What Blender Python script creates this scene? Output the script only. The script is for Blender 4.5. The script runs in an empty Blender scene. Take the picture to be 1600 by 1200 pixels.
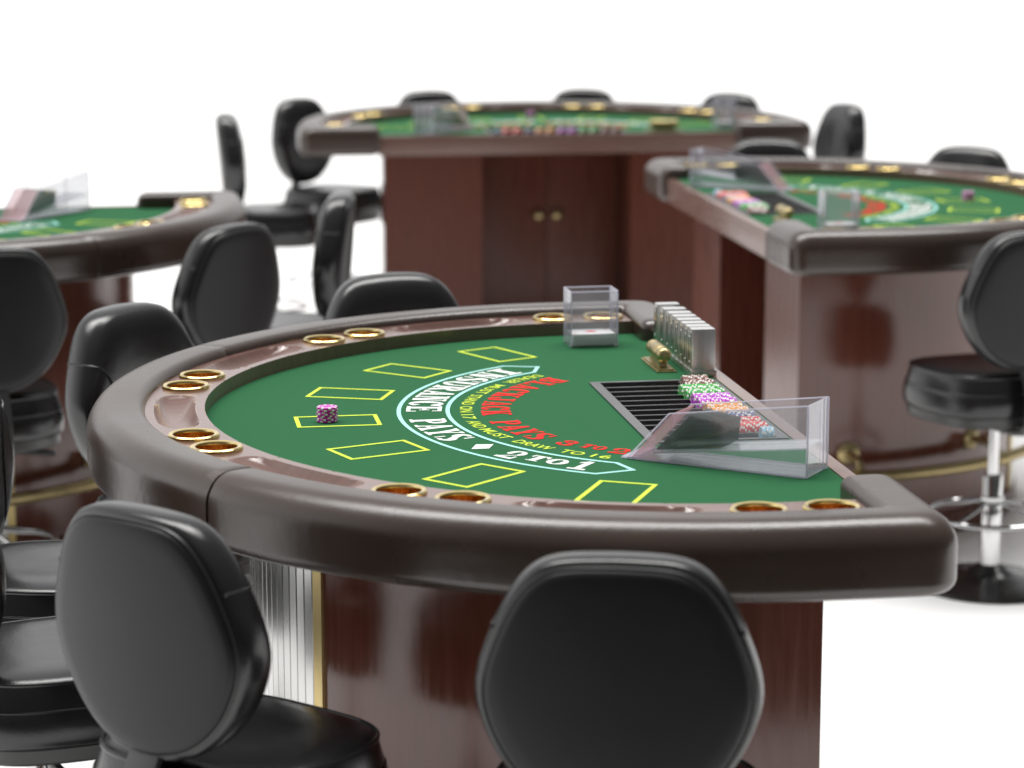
import bpy, bmesh, math, random
from math import sin, cos, pi, radians, hypot, atan2, sqrt, exp
from mathutils import Vector, Matrix
random.seed(4)
S = bpy.context.scene
COL = S.collection
FZ = 1.0          # height of the felt above the floor
CX = -0.11        # centre of the table's round side, seen from the centre of the printed layout

# ------------------------------------------------------------------ materials
def new_mat(name):
    m = bpy.data.materials.new(name); m.use_nodes = True
    return m, m.node_tree, m.node_tree.nodes['Principled BSDF']

def mat(name, col, rough=.5, metal=0., ior=1.5, coat=0., noise=None, bump=None, rvar=0., spec=None, sheen=0., coord='Object'):
    """noise=(scale, amount, stretch xyz) varies the colour; bump=(scale, distance)"""
    m, nt, b = new_mat(name)
    b.inputs['Base Color'].default_value = (*col, 1)
    b.inputs['Roughness'].default_value = rough
    b.inputs['Metallic'].default_value = metal
    b.inputs['IOR'].default_value = ior
    if coat: b.inputs['Coat Weight'].default_value = coat; b.inputs['Coat Roughness'].default_value = .08
    if spec is not None: b.inputs['Specular IOR Level'].default_value = spec
    if sheen: b.inputs['Sheen Weight'].default_value = sheen
    tc = nt.nodes.new('ShaderNodeTexCoord')
    if noise:
        sc, amt, st = noise
        mp = nt.nodes.new('ShaderNodeMapping'); mp.inputs['Scale'].default_value = st
        nt.links.new(tc.outputs[coord], mp.inputs[0])
        n = nt.nodes.new('ShaderNodeTexNoise'); n.inputs['Scale'].default_value = sc; n.inputs['Detail'].default_value = 6
        nt.links.new(mp.outputs[0], n.inputs['Vector'])
        r = nt.nodes.new('ShaderNodeMapRange')
        r.inputs[1].default_value = .3; r.inputs[2].default_value = .7
        r.inputs[3].default_value = 1-amt; r.inputs[4].default_value = 1+amt
        nt.links.new(n.outputs[0], r.inputs[0])
        mx = nt.nodes.new('ShaderNodeVectorMath'); mx.operation = 'SCALE'
        mx.inputs[0].default_value = col
        nt.links.new(r.outputs[0], mx.inputs['Scale'])
        nt.links.new(mx.outputs[0], b.inputs['Base Color'])
        if rvar:
            r2 = nt.nodes.new('ShaderNodeMapRange')
            r2.inputs[1].default_value = .3; r2.inputs[2].default_value = .7
            r2.inputs[3].default_value = max(0, rough-rvar); r2.inputs[4].default_value = rough+rvar
            nt.links.new(n.outputs[0], r2.inputs[0]); nt.links.new(r2.outputs[0], b.inputs['Roughness'])
    if bump:
        n2 = nt.nodes.new('ShaderNodeTexNoise'); n2.inputs['Scale'].default_value = bump[0]; n2.inputs['Detail'].default_value = 4
        nt.links.new(tc.outputs[coord], n2.inputs['Vector'])
        bp = nt.nodes.new('ShaderNodeBump'); bp.inputs['Distance'].default_value = bump[1]
        bp.inputs['Strength'].default_value = 1
        nt.links.new(n2.outputs[0], bp.inputs['Height'])
        nt.links.new(bp.outputs[0], b.inputs['Normal'])
        if coat: nt.links.new(bp.outputs[0], b.inputs['Coat Normal'])
    return m

def mat_wood(name, col, rough, ior, stretch, coat=0.):
    """stained veneer: fine straight grain plus slow tone change"""
    m = mat(name, col, rough, ior=ior, coat=coat, noise=(9, .12, stretch), rvar=.04)
    nt = m.node_tree; b = nt.nodes['Principled BSDF']
    tc = [n for n in nt.nodes if n.type == 'TEX_COORD'][0]
    mp = nt.nodes.new('ShaderNodeMapping'); mp.inputs['Scale'].default_value = tuple(s*14 for s in stretch)
    nt.links.new(tc.outputs['Object'], mp.inputs[0])
    n = nt.nodes.new('ShaderNodeTexNoise'); n.inputs['Scale'].default_value = 9; n.inputs['Detail'].default_value = 3
    nt.links.new(mp.outputs[0], n.inputs['Vector'])
    bp = nt.nodes.new('ShaderNodeBump'); bp.inputs['Distance'].default_value = .0001
    nt.links.new(n.outputs[0], bp.inputs['Height']); nt.links.new(bp.outputs[0], b.inputs['Normal'])
    return m

def mat_leather(name, col, rough, scale, dist, ior=1.5):
    m = mat(name, col, rough, ior=ior, noise=(3.0, .18, (1, 1, 1)), rvar=.05)
    nt = m.node_tree; b = nt.nodes['Principled BSDF']
    tc = [n for n in nt.nodes if n.type == 'TEX_COORD'][0]
    v = nt.nodes.new('ShaderNodeTexVoronoi'); v.inputs['Scale'].default_value = scale
    nt.links.new(tc.outputs['Object'], v.inputs['Vector'])
    n = nt.nodes.new('ShaderNodeTexNoise'); n.inputs['Scale'].default_value = scale*.12; n.inputs['Detail'].default_value = 5
    nt.links.new(tc.outputs['Object'], n.inputs['Vector'])
    ad = nt.nodes.new('ShaderNodeMath'); ad.operation = 'MULTIPLY_ADD'; ad.inputs[1].default_value = 3.0
    nt.links.new(n.outputs[0], ad.inputs[0]); nt.links.new(v.outputs['Distance'], ad.inputs[2])
    bp = nt.nodes.new('ShaderNodeBump'); bp.inputs['Distance'].default_value = dist
    nt.links.new(ad.outputs[0], bp.inputs['Height']); nt.links.new(bp.outputs[0], b.inputs['Normal'])
    return m

M = {}
M['floor'] = mat('studio_floor', (.93, .93, .93), .9, spec=0.)
M['felt'] = mat('green_felt', (.024, .124, .050), .95, spec=.15, noise=(700, .12, (1, 1, 1)), bump=(1500, .0003))
M['yellow'] = mat('yellow_print', (.62, .80, .09), .9, spec=.1)
M['cyan'] = mat('pale_blue_print', (.42, .80, .76), .9, spec=.1)
M['white'] = mat('white_print', (.83, .87, .84), .9, spec=.1)
M['red'] = mat('red_print', (.80, .035, .035), .9, spec=.1)
M['rail'] = mat_leather('brown_leather', (.042, .025, .0175), .27, 420, .00013, 1.66)
M['ring'] = mat_wood('rail_veneer', (.17, .09, .073), .16, 1.68, (1.2, 9, 1))
M['wood'] = mat_wood('mahogany_veneer', (.130, .041, .026), .14, 1.62, (8, 8, .5))
M['woodflat'] = mat_wood('mahogany_board', (.110, .032, .019), .28, 1.36, (8, 8, .5))
M['strip'] = mat_wood('edge_strip_veneer', (.19, .11, .09), .22, 1.6, (8, .6, 8))
M['inside'] = mat('dark_carcass', (.02, .012, .009), .6)
M['brass'] = mat('polished_brass', (.80, .62, .27), .16, 1., noise=(30, .10, (1, 1, 1)), rvar=.06)
M['brass2'] = mat('satin_brass', (.46, .37, .19), .36, 1., noise=(40, .12, (1, 1, 1)), rvar=.08)
M['goldstrip'] = mat('gold_trim', (.66, .52, .24), .38, .85, noise=(60, .06, (1, 1, .1)))
M['copper'] = mat('copper_liner', (1.0, .58, .20), .22, 1., noise=(120, .2, (1, 1, 1)), rvar=.1)
M['chrome'] = mat('brushed_chrome', (.60, .60, .59), .27, 1., noise=(3, .04, (1, 1, 1)))
M['chrome2'] = mat('chrome_tube', (.58, .58, .58), .10, 1., noise=(12, .04, (1, 1, 1)))
M['case'] = mat('brushed_silver', (.78, .78, .77), .30, 1., noise=(25, .05, (3, 3, .2)), rvar=.02)
M['groove'] = mat('dark_groove', (.08, .08, .08), .4, .6)
M['leather'] = mat_leather('black_leather', (.0105, .0105, .0115), .24, 300, .00010, 1.6)
M['shell'] = mat('black_satin_shell', (.016, .016, .018), .36, ior=1.36, noise=(4, .15, (1, 1, 1)), bump=(900, .00006))
M['piping'] = mat('black_piping', (.02, .02, .02), .3, ior=1.6)
M['pan'] = mat('grey_metal_pan', (.09, .09, .09), .38, .7, noise=(8, .1, (1, 1, 1)))
M['base'] = mat('black_enamel', (.016, .016, .016), .22, ior=1.55, noise=(6, .2, (1, 1, 1)), rvar=.05)
M['rubber'] = mat('black_rubber', (.015, .015, .015), .5)
M['traygrey'] = mat('grey_tray_frame', (.13, .13, .135), .35, .5, noise=(60, .06, (1, 1, 1)))
M['trayblack'] = mat('black_tray_trough', (.012, .012, .012), .3)
M['traybar'] = mat('silver_divider', (.45, .45, .45), .25, 1.)
M['paper'] = mat('white_card_stock', (.80, .80, .80), .5, noise=(300, .06, (.2, .2, 12)))
M['cardred'] = mat('red_card_print', (.80, .10, .13), .5)
M['chipwhite'] = mat('white_chip_inlay', (.82, .82, .80), .4)

def mat_clear(name, edge, dcol=(.85, .84, .92), tcol=(.955, .957, .962)):
    """clear acrylic sheet: mostly lets light through, mirrors at grazing angles"""
    m, nt, b = new_mat(name)
    nt.nodes.remove(b)
    out = nt.nodes['Material Output']
    tr = nt.nodes.new('ShaderNodeBsdfTransparent'); tr.inputs[0].default_value = (*tcol, 1)
    gl = nt.nodes.new('ShaderNodeBsdfGlossy'); gl.inputs['Roughness'].default_value = .04; gl.inputs[0].default_value = (.95, .95, .97, 1)
    d1 = nt.nodes.new('ShaderNodeBsdfTranslucent'); d1.inputs[0].default_value = (*dcol, 1)
    d2 = nt.nodes.new('ShaderNodeBsdfDiffuse'); d2.inputs[0].default_value = (*dcol, 1)
    df = nt.nodes.new('ShaderNodeMixShader'); df.inputs[0].default_value = .5
    nt.links.new(d1.outputs[0], df.inputs[1]); nt.links.new(d2.outputs[0], df.inputs[2])
    fr = nt.nodes.new('ShaderNodeFresnel'); fr.inputs[0].default_value = 1.22
    m1 = nt.nodes.new('ShaderNodeMixShader'); m1.inputs[0].default_value = edge
    nt.links.new(tr.outputs[0], m1.inputs[1]); nt.links.new(df.outputs[0], m1.inputs[2])
    m2 = nt.nodes.new('ShaderNodeMixShader')
    fm = nt.nodes.new('ShaderNodeMath'); fm.operation = 'MULTIPLY'; fm.inputs[1].default_value = .7; nt.links.new(fr.outputs[0], fm.inputs[0]); nt.links.new(fm.outputs[0], m2.inputs[0]); nt.links.new(m1.outputs[0], m2.inputs[1]); nt.links.new(gl.outputs[0], m2.inputs[2])
    nt.links.new(m2.outputs[0], out.inputs[0])
    return m
M['clear'] = mat_clear('clear_acrylic', .09)
M['edge'] = mat_clear('acrylic_cut_edge', .5, (.86, .83, .95))
M['pink'] = mat_clear('pink_tinted_acrylic', .34, (.95, .55, .60), (.97, .93, .94))
M['frost'] = mat_clear('hazy_acrylic', .32, (.85, .84, .9))
M['smoke'] = mat_clear('smoked_block', .25, (.02, .04, .03), (.35, .42, .38))

def chip_mat(name, col):
    """colour of a moulded chip with white edge spots and a paler ring on the face"""
    m, nt, b = new_mat(name)
    b.inputs['Roughness'].default_value = .38
    tc = nt.nodes.new('ShaderNodeTexCoord')
    sp = nt.nodes.new('ShaderNodeSeparateXYZ'); nt.links.new(tc.outputs['Object'], sp.inputs[0])
    def mth(op, a, b_=None, c_=None):
        n = nt.nodes.new('ShaderNodeMath'); n.operation = op
        for i, v in enumerate((a, b_, c_)):
            if v is None: continue
            if isinstance(v, (int, float)): n.inputs[i].default_value = v
            else: nt.links.new(v, n.inputs[i])
        return n.outputs[0]
    ang = mth('ARCTAN2', sp.outputs[1], sp.outputs[0])
    fr = mth('FRACT', mth('MULTIPLY', mth('ADD', ang, pi), 8/(2*pi)))
    spot = mth('LESS_THAN', fr, .36)
    rr = mth('SQRT', mth('ADD', mth('MULTIPLY', sp.outputs[0], sp.outputs[0]), mth('MULTIPLY', sp.outputs[1], sp.outputs[1])))
    rim = mth('GREATER_THAN', rr, .0150)
    inner = mth('MULTIPLY', mth('GREATER_THAN', rr, .0095), mth('LESS_THAN', rr, .0112))
    f = mth('MAXIMUM', mth('MULTIPLY', spot, rim), inner)
    mx = nt.nodes.new('ShaderNodeMix'); mx.data_type = 'RGBA'
    nt.links.new(f, mx.inputs[0]); mx.inputs[6].default_value = (*col, 1); mx.inputs[7].default_value = (.84, .84, .80, 1)
    nt.links.new(mx.outputs[2], b.inputs['Base Color'])
    return m
CH = {'magenta': chip_mat('magenta_chip', (.56, .008, .45)), 'green': chip_mat('green_chip', (.006, .40, .025)),
      'purple': chip_mat('purple_chip', (.50, .045, .60)), 'orange': chip_mat('orange_chip', (.88, .36, .04)),
      'brown': chip_mat('brown_chip', (.20, .045, .03)), 'red': chip_mat('red_chip', (.80, .04, .035)),
      'navy': chip_mat('navy_chip', (.09, .10, .28)), 'blue': chip_mat('pale_blue_chip', (.30, .62, .80))}

# ------------------------------------------------------------------ mesh helpers
class MB:
    """collects vertices and faces of one mesh"""
    def __init__(s): s.v = []; s.f = []
    def add(s, vs, fs):
        o = len(s.v); s.v += [tuple(p) for p in vs]; s.f += [tuple(i+o for i in f) for f in fs]; return s
    def box(s, x0, x1, y0, y1, z0, z1, T=None):
        p = [(x, y, z) for z in (z0, z1) for y in (y0, y1) for x in (x0, x1)]
        if T: p = [tuple(T @ Vector(q)) for q in p]
        return s.add(p, [(0, 2, 3, 1), (4, 5, 7, 6), (0, 1, 5, 4), (2, 6, 7, 3), (0, 4, 6, 2), (1, 3, 7, 5)])
    def loft(s, rings, cap0=True, cap1=True, closed=True):
        n = len(rings[0]); o = len(s.v)
        assert all(len(r) == n for r in rings)
        for r in rings: s.v += [tuple(p) for p in r]
        for i in range(len(rings)-1):
            for k in range(n if closed else n-1):
                a, b = o+i*n+k, o+i*n+(k+1) % n
                s.f.append((a, b, b+n, a+n))
        if cap0: s.f.append(tuple(o+k for k in reversed(range(n))))
        if cap1: s.f.append(tuple(o+(len(rings)-1)*n+k for k in range(n)))
        return s
    def lathe(s, prof, n=40, c=(0, 0, 0), cap0=True, cap1=True):
        return s.loft([[(c[0]+r*cos(2*pi*k/n), c[1]+r*sin(2*pi*k/n), c[2]+z) for k in range(n)] for r, z in prof], cap0, cap1)
    def tube(s, pts, r, n=10, closed=False, caps=True):
        pts = [Vector(p) for p in pts]; rings = []; L = len(pts)
        up = Vector((0, 0, 1)); prev = None
        for i, p in enumerate(pts):
            a = pts[(i-1) % L] if (closed or i > 0) else p
            b = pts[(i+1) % L] if (closed or i < L-1) else p
            t = (b-a).normalized()
            if prev is None:
                h = up if abs(t.dot(up)) < .95 else Vector((1, 0, 0))
                nx = t.cross(h).normalized()
            else:
                nx = (prev - t*prev.dot(t)).normalized()
            prev = nx; ny = t.cross(nx)
            rr = r[i] if isinstance(r, (list, tuple)) else r
            rings.append([p + nx*rr*cos(2*pi*k/n) + ny*rr*sin(2*pi*k/n) for k in range(n)])
        if closed:
            rings.append(rings[0]); return s.loft(rings, False, False)
        return s.loft(rings, caps, caps)
    def build(s, name, m, parent=None, smooth=True, bevel=0., angle=35, sharp=True):
        me = bpy.data.meshes.new(name); me.from_pydata(s.v, [], s.f); me.update()
        bm = bmesh.new(); bm.from_mesh(me)
        bmesh.ops.remove_doubles(bm, verts=bm.verts, dist=1e-6)
        bmesh.ops.recalc_face_normals(bm, faces=bm.faces)
        if bevel:
            es = [e for e in bm.edges if len(e.link_faces) == 2 and e.calc_face_angle(0) > .6]
            bmesh.ops.bevel(bm, geom=es, offset=bevel, segments=2, profile=.7, affect='EDGES', clamp_overlap=True)
        if smooth:
            for f in bm.faces: f.smooth = True
            if sharp:
                for e in bm.edges:
                    if len(e.link_faces) == 2 and e.calc_face_angle(0) > radians(angle): e.smooth = False
        bm.to_mesh(me); bm.free()
        me.materials.append(m if not isinstance(m, list) else m[0])
        if isinstance(m, list):
            for q in m[1:]: me.materials.append(q)
        o = bpy.data.objects.new(name, me); COL.objects.link(o)
        if parent: o.parent = parent
        return o

def tag(o, label=None, cat=None, group=None, kind=None):
    if label: o['label'] = label
    if cat: o['category'] = cat
    if group: o['group'] = group
    if kind: o['kind'] = kind
    return o

def empty(name, loc=(0, 0, 0), rz=0., **k):
    o = bpy.data.objects.new(name, None); COL.objects.link(o)
    o.empty_display_size = .1
    o.location = loc; o.rotation_euler = (0, 0, rz)
    return tag(o, **k)

def kids(o): return [c for c in list(bpy.data.objects) if c.parent == o]
def copy_tree(o, kid_map, parent=None):
    c = o.copy(); COL.objects.link(c); c.parent = parent
    for ch in kid_map.get(o.name, []): copy_tree(ch, kid_map, c)
    return c
def tree_map(o):
    mp = {}
    def rec(x):
        mp[x.name] = kids(x)
        for y in mp[x.name]: rec(y)
    rec(o); return mp

def P(a, r):
    """point on the table at angle a (degrees from the players' axis, + = far side); runs straight past 90"""
    if abs(a) <= 90: return (CX - r*cos(radians(a)), r*sin(radians(a)))
    return (CX + .979*radians(abs(a)-90), r*(1 if a > 0 else -1))

# ------------------------------------------------------------------ lettering
def dseg(x, y, p, q):
    dx, dy = q[0]-p[0], q[1]-p[1]; L = dx*dx+dy*dy
    t = max(0, min(1, ((x-p[0])*dx+(y-p[1])*dy)/L)) if L else 0
    return hypot(x-p[0]-t*dx, y-p[1]-t*dy)
def R_(x0, x1, y0, y1): return lambda x, y: x0 <= x <= x1 and y0 <= y <= y1
def Q_(*pts):
    def f(x, y):
        c = False; n = len(pts); j = n-1
        for i in range(n):
            xi, yi = pts[i]; xj, yj = pts[j]
            if (yi > y) != (yj > y) and x < (xj-xi)*(y-yi)/(yj-yi)+xi: c = not c
            j = i
        return c
    return f
def E_(cx, cy, rx, ry, ix, iy, a0=None, a1=None):
    """elliptic ring, optionally only between two angles"""
    def f(x, y):
        if ((x-cx)/rx)**2+((y-cy)/ry)**2 > 1: return False
        if ix and ((x-cx)/ix)**2+((y-cy)/iy)**2 < 1: return False
        if a0 is None: return True
        a = math.degrees(atan2(y-cy, x-cx)) % 360
        return a0 <= a <= a1 if a0 <= a1 else (a >= a0 or a <= a1)
    return f
def K_(pts, w): return lambda x, y: any(dseg(x, y, pts[i], pts[i+1]) < w/2 for i in range(len(pts)-1))
G = {
 'I': [R_(.32, .68, 0, 1), R_(.12, .88, 0, .11), R_(.12, .88, .89, 1)],
 'N': [R_(.12, .25, 0, 1), R_(.75, .88, 0, 1), Q_((.1, 1), (.42, 1), (.9, 0), (.62, 0)), R_(0, .38, 0, .1), R_(.6, 1, .9, 1), R_(0, .2, .9, 1)],
 'S': [E_(.48, .73, .42, .27, .17, .15, 50, 280), E_(.52, .27, .42, .27, .17, .15, 230, 100), Q_((.1, .72), (.34, .80), (.9, .30), (.66, .20)), R_(.80, .92, .66, .98), R_(.08, .20, .02, .34)],
 'U': [R_(.1, .38, .35, 1), R_(.76, .88, .35, 1), E_(.49, .38, .39, .38, .16, .26, 180, 360), R_(0, .5, .9, 1), R_(.64, 1, .9, 1)],
 'R': [R_(.12, .40, 0, 1), E_(.5, .74, .40, .26, .14, .14, 270, 90), R_(.3, .5, .89, 1), R_(.3, .5, .48, .6), Q_((.42, .5), (.66, .5), (.98, 0), (.70, 0)), R_(0, .5, 0, .1), R_(0, .3, .9, 1)],
 'A': [Q_((.42, 1), (.56, 1), (.24, 0), (.10, 0)), Q_((.42, 1), (.62, 1), (.92, 0), (.62, 0)), R_(.3, .7, .28, .38), R_(0, .36, 0, .1), R_(.52, 1, 0, .1)],
 'C': [E_(.5, .5, .45, .5, .17, .38, 45, 315), R_(.78, .9, .66, .96)],
 'E': [R_(.1, .38, 0, 1), R_(0, .9, .89, 1), R_(0, .92, 0, .11), R_(.3, .7, .45, .56), R_(.8, .92, .72, 1), R_(.82, .94, 0, .28), R_(.62, .7, .36, .66)],
 'P': [R_(.12, .40, 0, 1), E_(.5, .72, .42, .28, .15, .16, 270, 90), R_(.3, .5, .89, 1), R_(.3, .5, .44, .56), R_(0, .52, 0, .1), R_(0, .3, .9, 1)],
 'Y': [Q_((.06, 1), (.38, 1), (.66, .42), (.36, .42)), Q_((.78, 1), (.92, 1), (.62, .42), (.5, .42)), R_(.36, .64, 0, .48), R_(.2, .8, 0, .1), R_(0, .46, .9, 1), R_(.66, 1, .9, 1)],
 'T': [R_(.35, .65, 0, 1), R_(.04, .96, .88, 1), R_(.04, .15, .68, 1), R_(.85, .96, .68, 1), R_(.2, .8, 0, .1)],
 'O': [E_(.5, .5, .47, .5, .19, .38)],
 '1': [R_(.36, .66, 0, 1), R_(.12, .9, 0, .11), Q_((.14, .82), (.42, 1), (.42, .84), (.14, .70))],
 '2': [E_(.48, .70, .42, .30, .16, .18, 320, 190), Q_((.60, .48), (.88, .62), (.34, .16), (.06, .08)), R_(.06, .92, 0, .16), R_(.82, .94, 0, .34), E_(.20, .62, .14, .12, 0, 0)],
 '3': [E_(.46, .74, .40, .26, .16, .15, 270, 190), E_(.46, .29, .44, .29, .17, .17, 170, 90), R_(.34, .56, .46, .58), E_(.18, .68, .12, .10, 0, 0), E_(.16, .30, .13, .10, 0, 0)],
 'B': [R_(.12, .40, 0, 1), E_(.5, .75, .38, .25, .14, .13, 270, 90), E_(.5, .27, .44, .27, .16, .15, 270, 90), R_(.3, .52, .89, 1), R_(.3, .52, .46, .57), R_(.3, .52, 0, .11), R_(0, .3, .9, 1), R_(0, .3, 0, .1)],
 'L': [R_(.14, .42, 0, 1), R_(0, .9, 0, .11), R_(0, .56, .9, 1), R_(.80, .92, 0, .34)],
 'K': [R_(.1, .38, 0, 1), Q_((.74, 1), (.9, 1), (.42, .42), (.34, .5)), Q_((.40, .58), (.58, .66), (.96, 0), (.64, 0)), R_(0, .48, 0, .1), R_(0, .48, .9, 1), R_(.56, 1, 0, .1), R_(.6, 1, .9, 1)],
 'J': [R_(.48, .76, .3, 1), E_(.42, .3, .34, .3, .10, .18, 180, 360), E_(.2, .32, .14, .12, 0, 0), R_(.34, .94, .9, 1)],
}
def slab_word(mb, word, a0, a1, r0, r1, z, gap=.04, N=44):
    """letters across the arc from angle a0 down to a1, feet at radius r0, heads at r1"""
    n = len(word); W = (a0-a1)/n
    for i, ch in enumerate(word):
        if ch not in G: continue
        sh = G[ch]; s = a0-W*(i+gap/2); w = W*(1-gap)
        for j in range(N):
            y = (j+.5)/N; run = None
            ra, rb = r0+(r1-r0)*j/N, r0+(r1-r0)*(j+1)/N
            for k in range(N+1):
                on = k < N and any(f((k+.5)/N, y) for f in sh)
                if on and run is None: run = k
                if not on and run is not None:
                    cells = max(1, int(math.ceil((k-run)/8)))
                    for c in range(cells):
                        u0 = run+(k-run)*c/cells; u1 = run+(k-run)*(c+1)/cells
                        q = []
                        for (u, r) in ((u0, ra), (u1, ra), (u1, rb), (u0, rb)):
                            a = radians(s-w*u/N); q.append((-r*cos(a), r*sin(a), z))
                        mb.add(q, [(0, 1, 2, 3)])
                    run = None

def thin_words(mb, words, r0, r1, z):
    """plain sans letters bent on the arc; words = (text, start angle, end angle)"""
    for txt, a0, a1 in words:
        cu = bpy.data.curves.new('t', 'FONT'); cu.body = txt; cu.size = 1; cu.resolution_u = 3; cu.offset = .012
        ob = bpy.data.objects.new('t', cu); COL.objects.link(ob)
        dg = bpy.context.evaluated_depsgraph_get(); dg.update()
        me = bpy.data.meshes.new_from_object(ob.evaluated_get(dg))
        xs = [v.co.x for v in me.vertices]; ys = [v.co.y for v in me.vertices]
        x0, x1, y0, y1 = min(xs), max(xs), min(ys), max(ys)
        vs = []
        for v in me.vertices:
            a = radians(a0+(a1-a0)*(v.co.x-x0)/(x1-x0)); r = r0+(r1-r0)*(v.co.y-y0)/(y1-y0)
            vs.append((-r*cos(a), r*sin(a), z))
        mb.add(vs, [tuple(p.vertices) for p in me.polygons])
        bpy.data.objects.remove(ob); bpy.data.curves.remove(cu); bpy.data.meshes.remove(me)

def ribbon(mb, pts, w, z, closed=True):
    """flat printed line of width w along pts"""
    n = len(pts); L = []; Rr = []
    for i in range(n):
        p = Vector(pts[i][:2])
        a = Vector(pts[(i-1) % n][:2]) if closed or i else p
        b = Vector(pts[(i+1) % n][:2]) if closed or i < n-1 else p
        d0 = (p-a).normalized() if (p-a).length else None; d1 = (b-p).normalized() if (b-p).length else None
        d0 = d0 or d1; d1 = d1 or d0
        n0 = Vector((-d0.y, d0.x)); n1 = Vector((-d1.y, d1.x)); m = (n0+n1).normalized()
        k = (w/2)/max(.3, m.dot(n0))
        L.append((p.x+m.x*k, p.y+m.y*k, z)); Rr.append((p.x-m.x*k, p.y-m.y*k, z))
    o = len(mb.v); mb.v += L+Rr
    for i in range(n if closed else n-1):
        j = (i+1) % n; mb.f.append((o+i, o+j, o+n+j, o+n+i))

# ------------------------------------------------------------------ blackjack table
def build_table():
    t = empty('blackjack_table')
    # felt with an opening for the chip tray
    bm = bmesh.new()
    outer = [P(a, .9185) for a in range(-90, 91, 2)]
    outer = [(.068, -.9185)] + outer + [(.068, .9185)]
    hole = [(-.203, -.301), (.056, -.301), (.056, .301), (-.203, .301)]
    es = []
    for loop in (outer, hole):
        vs = [bm.verts.new((x, y, FZ)) for x, y in loop]
        es += [bm.edges.new((vs[i], vs[(i+1) % len(vs)])) for i in range(len(vs))]
    bmesh.ops.triangle_fill(bm, edges=es, use_beauty=True)
    bmesh.ops.recalc_face_normals(bm, faces=bm.faces)
    if sum(f.normal.z for f in bm.faces) < 0: bmesh.ops.reverse_faces(bm, faces=bm.faces)
    me = bpy.data.meshes.new('felt'); bm.to_mesh(me); bm.free(); me.materials.append(M['felt'])
    felt = bpy.data.objects.new('felt', me); COL.objects.link(felt); felt.parent = t
    # printed layout
    z = FZ+.0008
    for i in range(7):
        a = (i-3)*.367
        er = Vector((-cos(a), sin(a))); et = Vector((-sin(a), -cos(a)))
        hw, hh = .165/2-.004, .106/2-.004
        b = MB(); ribbon(b, [er*.77+er*sx*hw+et*sy*hh for sx, sy in ((1, 1), (1, -1), (-1, -1), (-1, 1))], .0085, z)
        b.build('betting_box', M['yellow'], felt, smooth=False)
    b = MB(); e1, e2 = 56.47, 61.27
    ro, ri, tip = .649-.004, .543+.004, .5906
    pts = [(-ro*cos(radians(a)), ro*sin(radians(a))) for a in [e1-k*2*e1/60 for k in range(61)]]
    pts += [(-tip*cos(radians(-e2)), tip*sin(radians(-e2)))]
    pts += [(-ri*cos(radians(a)), ri*sin(radians(a))) for a in [-e1+k*2*e1/60 for k in range(61)]]
    pts += [(-tip*cos(radians(e2)), tip*sin(radians(e2)))]
    ribbon(b, pts, .0085, z); b.build('insurance_border', M['cyan'], felt, smooth=False)
    def printed(word, a0, a1, r0, r1, name, m):
        b = MB(); slab_word(b, word, a0, a1, r0, r1, z); b.build(name, m, felt, smooth=False)
    for wd in (('INSURANCE', 54.8, 6.0, .630, .559), ('PAYS', -.8, -21.2, .630, .559), ('2', -34.6, -39.2, .628, .565), ('TO', -40.0, -48.9, .613, .571), ('1', -49.8, -54.2, .628, .560)):
        printed(*wd, 'insurance_lettering', M['white'])
    b = MB(); q = [(.622, -28.6), (.594, -30.2), (.564, -27.8), (.592, -26.0)]
    b.add([(-r*cos(radians(a)), r*sin(radians(a)), z) for r, a in q], [(0, 1, 2, 3)]); b.build('printed_diamond', M['white'], felt, smooth=False)
    for wd in (('BLACKJACK', 54.6, .8, .480, .421), ('PAYS', -6.2, -30.2, .480, .421), ('3', -34.8, -40.2, .474, .430), ('TO', -41.4, -48.6, .464, .434), ('2', -49.9, -55.2, .474, .430)):
        printed(*wd, 'payout_lettering', M['red'])
    for wd in (('DEALER', 54.6, 42), ('MUST', 39, 27.2), ('STAND', 25.6, 13.6), ('ON', 11.8, 5), ('17', 2.6, -2.6), ('AND', -4.8, -12.2),
               ('MUST', -13.6, -24.8), ('DRAW', -27.8, -38.8), ('TO', -41.4, -47.2), ('16', -49.2, -53.6)):
        b = MB(); thin_words(b, (wd,), .523, .497, z); b.build('dealer_rule_lettering', M['yellow'], felt, smooth=False)
    # tabletop board under everything
    b = MB(); pl = [P(a, 1.06) for a in range(-90, 91, 3)]; pl = [(.06, -1.06)]+pl+[(.06, 1.06)]
    b.loft([[(x, y, FZ-.078) for x, y in pl], [(x, y, FZ-.066) for x, y in pl]]); b.build('tabletop_board', M['inside'], t, smooth=False)
    # wooden ring with troughs and cup holes
    NA, NR = 620, 26; r0, r1 = .918, 1.040; zt = FZ+.030
    cups = [k+s for k in (-90, -54, -18, 18, 54, 90) for s in (-3.55, 3.55)]
    cupc = [P(a, .979) for a in cups]
    vs = []; fs = []; idx = {}
    for i in range(NA+1):
        a = -97+194*i/NA
        for j in range(NR+1):
            r = r0+(r1-r0)*j/NR; x, y = P(a, r); h = 0
            for ta in (0, 36, 72, -36, -72):
                d = abs(a-ta)/9.3; e = abs(r-.977)/.0385
                if d < 1.2 and e < 1.2:
                    s_ = (d**4+e**4)**.25
                    if s_ < 1: h = -.026*(1-s_**2.2)**.75
            vs.append((x, y, zt+h))
    for i in range(NA):
        for j in range(NR):
            o = i*(NR+1)+j; cx_ = (vs[o][0]+vs[o+NR+2][0])/2; cy_ = (vs[o][1]+vs[o+NR+2][1])/2
            if any(hypot(cx_-p[0], cy_-p[1]) < .0405 for p in cupc): continue
            fs.append((o, o+1, o+NR+2, o+NR+1))
    b = MB(); b.add(vs, fs)
    inner = [P(-97+194*i/200, r0) for i in range(201)]
    o = len(b.v)
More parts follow.
